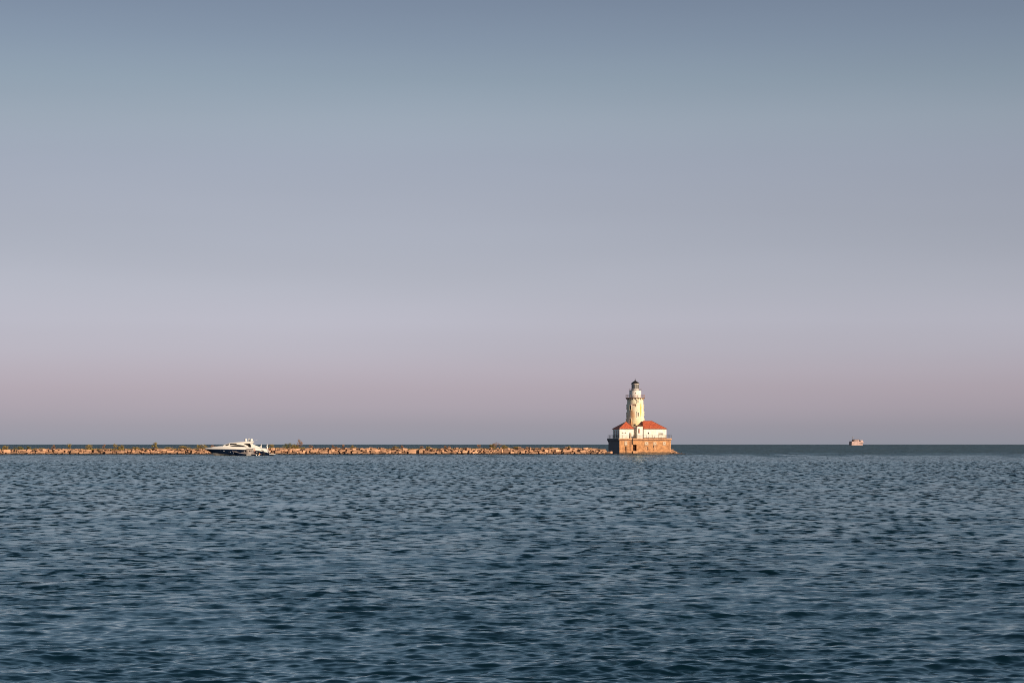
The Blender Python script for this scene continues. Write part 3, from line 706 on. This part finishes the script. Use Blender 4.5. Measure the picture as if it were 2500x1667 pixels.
for i in range(12):
    a = 2*math.pi*(i+.5)/12
    MB().box(1.20, 1.30, -.05, .05, Z1 + .01, Z2 - .01).xform(Matrix.Rotation(a, 4, 'Z')).build('mullion', M['iron'], tower)
MB().lathe([(1.31, ZT(262)), (1.36, Z2 - .02)], 16).build('lantern_ring', M['whitegallery'], tower)
h1 = ZT(243)
MB().lathe([(1.50, Z2), (1.47, h1), (1.05, ZT(224)), (.62, ZT(210)), (.3, ZT(200)), (.14, ZT(192)), (.09, ZT(183))], 16).build('lantern_roof', M['iron'], tower)
fb = ZT(178)
MB().ball((0, 0, fb), .17, n=10).tube((0, 0, fb), (0, 0, ZT(160)), .05, .02).build('finial', M['iron'], tower)

# boulders at the right foot of the pier and in front of it
rp = thing('boulder_heap', 'brown boulders heaped against the right foot of the lighthouse pier', 'boulders', (XZ(1280), DL + 4.5, 0))
rg = random.Random(3)
for (dx, z, s) in ((.3,.7,1.1),(.2,.1,1.3),(.9,.75,.9),(1.1,.2,1.1),(1.6,.45,.9),(1.8,0,1.1),(2.3,.15,.8),(2.9,.0,.9),(.5,1.15,.8),(3.5,-.05,.8),(-.4,.9,1.2),(-.5,.2,1.4)):
    put_stone(rp, dx + .2, rg.uniform(-.8, .8), z, s * 1.2, s * 1.1, s * .8, rg, tilt=16, yaw=50)
for k, (xz, sz, lab) in enumerate(((1415, .75, 'pale flat rock breaking the surface just right of the boulder heap'), (1490, .6, 'small isolated rock furthest right of the lighthouse'), (355, .6, 'small pale rock at the waterline before the shade-coloured side of the pier'))):
    o = bpy.data.objects.new('rock', STONES[k + 2]); C.objects.link(o); o.location = (XZ(xz), DL - 1, .02); o.scale = (sz * 1.5, sz, sz * .55); o['label'] = lab; o['category'] = 'rock'
fr = thing('footing_stones', 'broken reddish stones along the waterline under the sunlit front of the pier', 'boulders', CORN, TH)
for i in range(26):
    x_ = PW * (i + .5) / 26 + rg.uniform(-.25, .25)
    put_stone(fr, x_, -.9 + rg.uniform(-.4, .3), -.12 + rg.uniform(-.06, .1), rg.uniform(.6, 1.2), rg.uniform(.6, .9), rg.uniform(.35, .6), rg, tilt=10, yaw=30)

# gull on the shrub by the bow
gl = thing('gull', 'white gull perched above the shrub by the yacht bow', 'bird', (X(495.5, DB + 2), DB + 2, Z(1087.6, DB + 2)))
MB().ball((0, 0, .22), .24, .11, .12, 12).ball((-.2, 0, .36), .085, .08, .09, 10).tube((-.12, 0, .24), (-.19, 0, .36), .07, .06).build('body', M['gull'], gl, smooth=True)
MB().prism([(-.1, .28), (.36, .24), (.3, .18), (-.05, .14)], -.13, -.10).prism([(-.1, .28), (.36, .24), (.3, .18), (-.05, .14)], .10, .13).build('wing', M['gull_grey'], gl)
MB().tube((-.27, 0, .35), (-.37, 0, .33), .025, .008, 6).build('beak', M['orange'], gl)
for s_ in (-1, 1): MB().tube((.02, s_*.04, -.02), (.0, s_*.04, .14), .012, n=5).build('leg', M['orange'], gl)

# ------------------------------------------------------------ motor yacht (bow to the left)
DY = 424.0 * K
ky = DY / FPX
def yx(xz): return (xz - 120) / 12.38 * ky           # metres aft of the bow
def yz(v): return CAM_H + (HOR - (1050 + v / 12.38)) * ky
XB = X(490 + 120 / 12.38, DY)
yacht = thing('motor_yacht', 'sleek motor yacht with navy hull, white superstructure and two radar domes', 'yacht', (XB, DY, 0))
def interp(tab, s):
    if s <= tab[0][0]: return tab[0][1]
    for (a, va), (b_, vb) in zip(tab, tab[1:]):
        if s <= b_: return va + (vb - va) * (s - a) / (b_ - a)
    return tab[-1][1]
HB = [(0,.04),(.4,.3),(1,.62),(2,1.05),(3,1.4),(5,1.95),(7,2.3),(10,2.52),(14,2.55),(18,2.45),(20,2.35)]
CB = [(0,.01),(1,.03),(2,.22),(3,.62),(5,1.3),(7,1.75),(10,2.1),(14,2.25),(20,2.2)]
ZBND = [(0, yz(560)), (.4, yz(566)), (5.7, yz(570)), (8.6, yz(573)), (12, yz(585)), (15, yz(600)), (16.7, yz(622)), (18.5, yz(660)), (20, yz(700))]
ZCH = [(0, yz(562)), (.6, yz(600)), (2.0, yz(668)), (3.5, yz(690)), (5.7, yz(716)), (9.1, yz(746)), (12, .02), (20, -.05)]
ZKE = [(0, yz(563)), (.6, yz(602)), (2.0, yz(678)), (2.7, .05), (4, -.3), (20, -.6)]
ZTOP = [(0, yz(545)), (.15, yz(543)), (2.7, yz(500)), (5.5, yz(468)), (6.5, yz(480)), (12.5, yz(500)), (14, yz(515)), (16.4, yz(530)), (18.2, yz(545)), (18.9, yz(598)), (19.5, yz(690)), (20, yz(715))]
st = [0,.2,.5,1,1.5,2,2.7,3.5,4.5,5.5,7,8.5,10,11.5,13,14.5,16,17,18,18.6,19.2,19.5]
def sec(s, part):
    hb, cb, zb, zc, zk, zt = (interp(t_, s) for t_ in (HB, CB, ZBND, ZCH, ZKE, ZTOP))
    zc = min(zc, zb - .01); zk = min(zk, zc - .005)
    if part == 'blue':
        return [(s, -hb, zb), (s, -(hb*.6 + cb*.4), zb*.45+zc*.55), (s, -cb, zc)], [(s, cb, zc), (s, (hb*.6 + cb*.4), zb*.45+zc*.55), (s, hb, zb)]
    if part == 'boot': return [(s, -cb, zc), (s, 0, zk), (s, cb, zc)]
    sh = zb + (zt - zb) * (.45 if s < 6 else .9)
    if s < 6: return [(s, -hb*1.01, zb), (s, -hb*.99, zb+.1), (s, -hb*.95, zb + (zt-zb)*.6), (s, -hb*.80, zb + (zt-zb)*.93), (s, 0, zt), (s, hb*.80, zb + (zt-zb)*.93), (s, hb*.95, zb + (zt-zb)*.6), (s, hb*.99, zb+.1), (s, hb*1.01, zb)]
    return [(s, -hb*1.01, zb), (s, -hb*1.0, zb+.1), (s, -hb*.96, sh), (s, -hb*.88, zt), (s, 0, zt), (s, hb*.88, zt), (s, hb*.96, sh), (s, hb*1.0, zb+.1), (s, hb*1.01, zb)]
hb_ = MB(); hb_.loft([sec(s, 'blue')[0] for s in st]); hb_.loft([sec(s, 'blue')[1] for s in st])
e_ = sec(19.5, 'blue'); hb_.add(e_[0] + e_[1], [tuple(range(6))])
hb_.build('hull', M['hull_blue'], yacht, smooth=True)
MB().loft([sec(s, 'boot') for s in st]).build('hull_bottom', M['boot'], yacht, smooth=True)
dk = MB(); ss = [sec(s, 'deck') for s in st]; dk.loft(ss); dk.add(ss[-1], [tuple(range(9))])
dk.build('topsides', M['gel_white'], yacht, smooth=True)
P = lambda pts: [(yx(a), yz(b_)) for a, b_ in pts]
body = P([(690, 520), (690, 462), (755, 432), (830, 404), (905, 384), (1050, 371), (1190, 378), (1270, 392), (1350, 425), (1430, 470), (1500, 530)])
cab = MB().prism(body, -1.85, 1.85).build('cabin', M['gel_white'], yacht, bevel=.12)
def win(pts, name='side_window', d=.03):
    for s_ in (-1, 1):
        y0, y1 = (-1.85 - d, -1.84) if s_ < 0 else (1.84, 1.85 + d)
        MB().prism(P(pts), y0, y1).build(name, M['glass'], yacht)
win([(738, 467), (800, 431), (870, 404), (872, 451), (800, 466)])
win([(903, 405), (960, 396), (1060, 399), (1140, 411), (1095, 430), (1000, 438), (903, 449)])
win([(790, 497), (830, 487), (868, 486), (870, 502), (800, 504)])
win([(880, 484), (960, 466), (1050, 446), (1150, 439), (1240, 447), (1330, 469), (1418, 500), (1330, 507), (1100, 510), (880, 508)])
MB().prism(P([(700, 462), (740, 444), (800, 421), (880, 394), (900, 393), (890, 402), (820, 428), (760, 452), (710, 470)]), -1.6, 1.6).build('windscreen', M['glass'], yacht)
MB().prism(P([(1010, 372), (1340, 350), (1600, 362), (1585, 385), (1500, 402), (1300, 402), (1180, 388)]), -1.9, 1.9).build('hardtop', M['gel_white'], yacht, bevel=.06)
MB().prism(P([(1260, 404), (1520, 404), (1545, 500), (1545, 525), (1400, 525)]), -1.3, 1.3).build('cockpit_interior', M['recess'], yacht)
for s_ in (-1, 1):
    a_, b2 = sorted((s_*1.9, s_*1.72))
    MB().prism(P([(1515, 395), (1545, 395), (1562, 425), (1820, 528), (1780, 552), (1560, 556), (1540, 470)]), a_, b2).build('aft_wing', M['gel_white'], yacht, bevel=.03)
    MB().prism(P([(1505, 480), (1520, 470), (1545, 500), (1520, 508)]), a_ + s_*.02, b2 + s_*.02).build('wing_vent', M['black'], yacht)
    a_, b2 = sorted((s_*2.54, s_*2.44))
    MB().prism(P([(1850, 598), (1890, 598), (1925, 615), (1932, 640), (1915, 652), (1900, 625), (1865, 612)]), a_, b2).build('quarter_vent', M['black'], yacht)
    a_, b2 = sorted((s_*2.46, s_*2.36))
    MB().prism(P([(2050, 615), (2068, 622), (2112, 690), (2095, 700)]), a_, b2).build('transom_steps', M['teak'], yacht)
    for xz_, yz_, r_ in ((723, 625, .13), (880, 652, .06), (922, 655, .07)):
        s0 = yx(xz_); hbq = interp(HB, s0)*.80 + interp(CB, s0)*.2
        MB().ball((s0, s_*(hbq + .02), yz(yz_)), r_, .06, r_, 12).build('porthole', M['steel'], yacht, smooth=True)
MB().box(yx(1930), yx(2240), -2.2, 2.2, .32, .50).build('swim_platform', M['gel_white'], yacht, bevel=.05)
MB().box(yx(1935), yx(2225), -2.1, 2.1, .503, .52).build('platform_deck', M['teak'], yacht)
MB().box(yx(1850), yx(2200), -2.0, 2.0, -.3, .315).build('platform_shadow', M['black'], yacht)  # black block stands in for the shadow under the swim platform
ra = MB().prism(P([(1335, 355), (1350, 338), (1440, 335), (1520, 338), (1590, 335), (1605, 362)]), -1.4, 1.4).build('radar_mast', M['gel_white'], yacht, bevel=.05)
for xz_, yy_ in ((1373, -1.0), (1540, -.6)):
    MB().lathe([(.30, yz(330)), (.40, yz(312)), (.42, yz(292)), (.39, yz(275)), (.28, yz(260)), (.1, yz(252))], 20, (yx(xz_), yy_)).build('radar_dome', M['gel_white'], yacht, smooth=True)
MB().prism(P([(1425, 338), (1440, 268), (1470, 262), (1500, 338)]), -.3, .3).build('mast', M['gel_white'], yacht, bevel=.04)
MB().ball((yx(1458), 0, yz(258)), .22, .22, .16, 12).build('mast_light', M['gel_white'], yacht, smooth=True)
MB().tube((yx(1590), -.8, yz(325)), (yx(1745), -.8, yz(285)), .025, .01, 5).build('whip_antenna', M['gel_white'], yacht)
MB().prism(P([(1832, 530), (1836, 425), (1848, 418), (1858, 530)]), -1.2, -1.0).build('stern_fin', M['gel_white'], yacht)
MB().prism(P([(1795, 495), (1832, 470), (1832, 520)]), -1.15, -1.05).build('fin_brace', M['gel_white'], yacht)
fl = MB().tube((yx(2030), 0, yz(552)), (yx(2018), 0, yz(415)), .035, .02, 6).build('flag_staff', M['gel_white'], yacht)
MB().prism(P([(2016, 425), (1998, 455), (1985, 505), (2008, 500), (2020, 460)]), -.02, .02).build('flag', M['tshirt'], fl)
MB().tube((yx(2025), -.6, yz(560)), (yx(2020), -.6, yz(490)), .12, .09, 8).build('bollard', M['gel_white'], yacht)
MB().ball((yx(672), -.6, yz(458)), .12, n=8).build('search_light', M['gel_white'], yacht)
MB().prism(P([(150, 540), (700, 460), (700, 457), (150, 536)]), -.02, .02).build('bow_rail', M['steel'], yacht)

# ------------------------------------------------------------ small cabin boat alongside (bow to the left)
DS = 417.0 * K
ks = DS / FPX
def qx(v): return (v - 80) / 23.52 * ks
def qz(v): return CAM_H + (HOR - (1085 + v / 23.52)) * ks
XS = X(565 + 80 / 23.52, DS)
bt = thing('cabin_boat', 'small dark hulled fishing boat with pale cabin and black outboard alongside the yacht', 'boat', (XS, DS, 0))
HB2 = [(0,.06),(.5,.45),(1.5,.85),(3,1.15),(9,1.2)]
ZG2 = [(0, qz(385)), (1.2, qz(430)), (2.4, qz(490)), (4.2, qz(530)), (9, qz(545))]
st2 = [0,.15,.4,.8,1.3,2,3,4.5,6,7.6,8.3]
s_h = []; 
for s in st2:
    h_, g_ = interp(HB2, s), interp(ZG2, s); kz_ = max(-.35, .9 - s * 1.1)
    s_h.append([(s, -h_, g_), (s, -h_*.85, (g_+kz_)/2), (s, 0, kz_), (s, h_*.85, (g_+kz_)/2), (s, h_, g_)])
q = MB().loft(s_h); q.add(s_h[-1], [(0,1,2,3,4)]); q.build('hull', M['hull_blue'], bt, smooth=True)
q = MB()
q.loft([[(s, -interp(HB2, s)*1.03 - .01, interp(ZG2, s) - .05), (s, -interp(HB2, s)*1.03 - .01, interp(ZG2, s) + .03), (s, -interp(HB2, s)*.85, interp(ZG2, s) + .04)] for s in st2])
q.loft([[(s, interp(HB2, s)*1.03 + .01, interp(ZG2, s) - .05), (s, interp(HB2, s)*1.03 + .01, interp(ZG2, s) + .03), (s, interp(HB2, s)*.85, interp(ZG2, s) + .04)] for s in st2])
q.build('gunwale', M['boot'], bt)
q = MB().loft([[(s, -interp(HB2, s)*.86, interp(ZG2, s) + .02), (s, 0, interp(ZG2, s) + .06), (s, interp(HB2, s)*.86, interp(ZG2, s) + .02)] for s in st2[:8]]).build('foredeck', M['grey_boat'], bt)
PS = lambda pts: [(qx(a), qz(b_)) for a, b_ in pts]
MB().prism(PS([(520, 480), (600, 440), (700, 430), (880, 420), (880, 530), (540, 510)]), -.8, .8).build('cuddy', M['grey_boat'], bt, bevel=.05)
MB().prism(PS([(735, 430), (745, 345), (770, 345), (770, 430)]), -.6, -.5).build('windscreen_post', M['gel_white'], bt)
MB().prism(PS([(790, 420), (770, 330), (880, 300), (890, 420)]), -.72, .72).build('windscreen', M['glass'], bt)
cb_ = MB().prism(PS([(895, 300), (1200, 300), (1220, 560), (900, 560)]), -.85, .85).build('cabin', M['boot'], bt)
for a, b_ in ((950, 985),):
    MB().prism(PS([(a, 310), (b_, 310), (b_, 545), (a, 545)]), -.88, -.852).build('door', M['recess'], cb_)
for a, b_ in ((1038, 1080), (1120, 1165)):
    MB().prism(PS([(a, 330), (b_, 330), (b_, 420), (a, 420)]), -.88, -.852).build('window', M['glass'], cb_)
MB().prism(PS([(820, 290), (850, 255), (960, 242), (1200, 238), (1235, 262), (1220, 296)]), -1.0, 1.0).build('roof', M['grey_boat'], bt, bevel=.04)
for a in (1190, 1270):
    MB().tube((qx(a), -.9, qz(560)), (qx(a), -.9, qz(285)), .04, n=6).build('canopy_post', M['gel_white'], bt)
MB().tube((qx(1190), -.9, qz(290)), (qx(1400), -.9, qz(240)), .04, n=6).build('roof_spar', M['gel_white'], bt)
MB().prism(PS([(1205, 215), (1330, 205), (1320, 240), (1210, 250)]), -.5, .5).build('roof_bag', M['black'], bt)
MB().box(qx(890), qx(1160), -1.32, -1.22, qz(600), qz(560)).build('side_fender', M['gel_white'], bt, bevel=.03)
MB().box(qx(1400), qx(1600), -.7, .7, .45, 1.0).build('cockpit_seat', M['black'], bt, bevel=.08)
MB().box(qx(1440), qx(1500), -.75, -.5, 1.0, 1.22).build('seat_cushion', M['tshirt'], bt, bevel=.04)
ou = MB().prism(PS([(1770, 480), (1830, 455), (1915, 475), (1945, 545), (1915, 620), (1880, 645), (1780, 640)]), -.28, .28).build('outboard_motor', M['black'], bt, bevel=.08)
MB().box(qx(1810), qx(1850), -.08, .08, -.5, .2).build('motor_leg', M['black'], ou)
MB().prism(PS([(60, 375), (330, 400), (330, 412), (60, 400)]), -.12, .12).build('bow_sprit', M['boot'], bt)
MB().tube((qx(110), -.15, qz(400)), (qx(120), -.15, qz(500)), .05, n=6).build('anchor', M['steel'], bt)
for k, (xa, ya, r_, mk, lab, nm, ct) in enumerate(((1640, 540, .26, 'orange', 'round orange float hanging off the stern of the small boat', 'float', 'float'), (1600, 620, .22, 'gel_white', 'white float in the water under the orange one', 'float', 'float'), (1460, 600, .18, 'gel_white', 'small white float left of the orange one by the small boat', 'float', 'float'))):
    fb_ = thing(nm, lab, ct, (XS + qx(xa), DS - 1.45, qz(ya)), 0, 'floats beside the small boat')
    MB().ball((0, 0, 0), r_, n=14).build('ball', M[mk], fb_, smooth=True); MB().tube((0, 0, r_*.8), (0, 0, r_*1.4), .05, n=6).build('eye', M['black'], fb_)

# ------------------------------------------------------------ people on the boats
def person(loc, rz, label, shirt=None, pose='stand', cap=False):
    t = thing('person', label, 'person', loc, rz)
    V = []; E = []; Rr = []
    def v(p, r, par=None):
        V.append(p); Rr.append(r)
        if par is not None: E.append((par, len(V)-1))
        return len(V)-1
    # faces local -y
    pel = v((0,0,.93), .13); sp_ = v((0,-.01,1.12), .12, pel); ch = v((0,-.02,1.32), .145, sp_); nk = v((0,0,1.49), .058, ch); hd = v((0,-.02,1.60), .078, nk); ht = v((0,-.01,1.72), .075, hd)
    v((0,-.11,1.615), .018, hd)
    for s in (-1, 1):
        v((s*.085, -.0, 1.61), .018, hd)
        shd = v((s*.17,0,1.42), .062, ch); el = v((s*.24,-.03,1.14), .042, shd); wr = v((s*.22,-.20,.93), .028, el); pm = v((s*.22,-.26,.89), .034, wr)
        for k in range(4): f1_ = v((s*(.195 + .018*k), -.32, .86), .009, pm); v((s*(.195 + .018*k), -.34 + .004*k, .82), .008, f1_)
        th_ = v((s*.185,-.28,.90), .01, pm); v((s*.175,-.31,.885), .009, th_)
        hp = v((s*.095,0,.88), .10, pel); kn = v((s*.11,-.03,.48), .062, hp); an = v((s*.11,.02,.09), .042, kn); v((s*.12,-.14,.035), .032, an)
    me = bpy.data.meshes.new('body'); me.from_pydata(V, E, []); me.materials.append(M['skin'])
    o = bpy.data.objects.new('body', me); C.objects.link(o); o.parent = t
    sk = o.modifiers.new('skin', 'SKIN'); sk.use_smooth_shade = True
    if not me.skin_vertices:
        bm = bmesh.new(); bm.from_mesh(me); bm.verts.layers.skin.verify(); bm.to_mesh(me); bm.free()
    for i, d in enumerate(me.skin_vertices[0].data): d.radius = (Rr[i], Rr[i]); d.use_root = (i == 0)
    o.modifiers.new('sub', 'SUBSURF').levels = 1; o.modifiers['sub'].render_levels = 2
    MB().ball((0, .012, 1.70), .092, .10, .085, 12).build('hair', M['hair'], t, smooth=True)
    if cap: MB().ball((0, 0, 1.73), .10, .11, .07, 12).box(-.06, .06, -.2, -.08, 1.70, 1.72).build('cap', M['tshirt'], t, smooth=True)
    sh = MB(); sh.lathe([(.155, .98), (.16, .86), (.17, .80)], 14)
    for s in (-1, 1): sh.tube((s*.09, 0, .88), (s*.105, -.02, .55), .115, .10, 12)
    sh.build('shorts', M['shorts'], t, smooth=True)
    if shirt:
        tr = MB().lathe([(.16, .95), (.155, 1.1), (.185, 1.32), (.17, 1.42), (.08, 1.49)], 14)
        for s in (-1, 1): tr.tube((s*.14, 0, 1.41), (s*.22, -.02, 1.20), .08, .065, 10)
        tr.build('shirt', M[shirt], t, smooth=True)
    for s, n_ in ((-1, 'eye'), (1, 'eye')): MB().ball((s*.032, -.092, 1.635), .012, n=6).build(n_, M['hair'], t)
    MB().box(-.025, .025, -.098, -.09, 1.565, 1.575).build('mouth', M['rust'], t)
    return t
person((XS + qx(1325), DS - .35, .38), R(25), 'person bare chested in dark shorts standing behind the cabin of the small boat')
# ------------------------------------------------------------ far passenger ship
DF = 5000.0 * K
kf = DF / FPX / 29.4
TF = R(31)
sx = X(2050 + 870 / 29.4, DF)
ship = thing('passenger_ship', 'distant pale excursion ship with mast and dark topped deckhouse on the horizon', 'ship', (sx, DF, 0), TF)
# local x along the lit side (bow at +x), -y = lit side
def fz(v): return CAM_H + (HOR - (1050 + v / 29.4)) / FPX * DF
def fx(v): return (v - 870) * kf / (math.cos(TF) - .144 * math.sin(TF))
BW = 16.0
st3 = [q * fx(1760) / 57.5 for q in (0, 10, 20, 30, 40, 48, 54, 57.5)]
hw = [8, 8, 8, 8, 7.4, 5.4, 2.6, .3]
zt3 = [fz(900)]*3 + [fz(903), fz(906), fz(912), fz(925), fz(935)]
secs = [[(x_, BW/2 - 8 - h_ + 8, z_), (x_, BW/2 - h_*.9, -2), (x_, BW/2 + h_*.9, -2), (x_, BW/2 + h_, z_)] for x_, h_, z_ in zip(st3, hw, zt3)]
secs = [[(x_, 8 - h_, z_), (x_, 8 - h_*.9, -2), (x_, 8 + h_*.9, -2), (x_, 8 + h_, z_)] for x_, h_, z_ in zip(st3, hw, zt3)]
MB().loft(secs, closed=True, caps=True).build('hull', M['ship_hazed_white'], ship)
MB().box(.5, fx(1720), .4, 15.6, fz(905) - .2, fz(812)).build('lower_deckhouse', M['ship_hazed_white'], ship)
MB().box(0, fx(1690), .25, .38, fz(935), fz(918)).build('window_band', M['ship_dark'], ship)
MB().box(fx(1080), fx(1400), 1.5, 14.5, fz(812), fz(700)).build('upper_deckhouse', M['ship_hazed_white'], ship)
MB().box(fx(1100), fx(1440), 1.2, 14.8, fz(700), fz(652)).build('awning', M['ship_dark'], ship)
MB().box(fx(880), fx(1080), 1.5, 14.5, fz(812), fz(790)).build('aft_deck', M['ship_dark'], ship)
MB().box(fx(1015), fx(1090), 5, 11, fz(790), fz(690)).build('funnel', M['ship_dark'], ship)
br = MB().box(fx(1470), fx(1690), 2, 14, fz(812), fz(715)).build('bridge', M['ship_hazed_white'], ship)
MB().box(fx(1500), fx(1560), 1.8, 1.99, fz(815), fz(735)).build('window', M['ship_dark'], br)
mz = MB().tube((fx(1040), 8, fz(700)), (fx(1030), 8, fz(440)), .7, .35, 8).build('mast', M['grey_boat'], ship)
MB().box(fx(1030), fx(1085), 7.5, 8.5, fz(530), fz(470)).build('radar', M['grey_boat'], mz)
for v_ in (1150, 1230, 1310):
    MB().box(fx(v_), fx(v_ + 25), 1.3, 1.49, fz(790), fz(720)).build('window', M['ship_dark'], ship)
for v_ in (930, 1230, 1360, 1600):
    MB().box(fx(v_), fx(v_ + 50), .05, .24, fz(965), fz(935)).build('side_door', M['ship_dark'], ship)
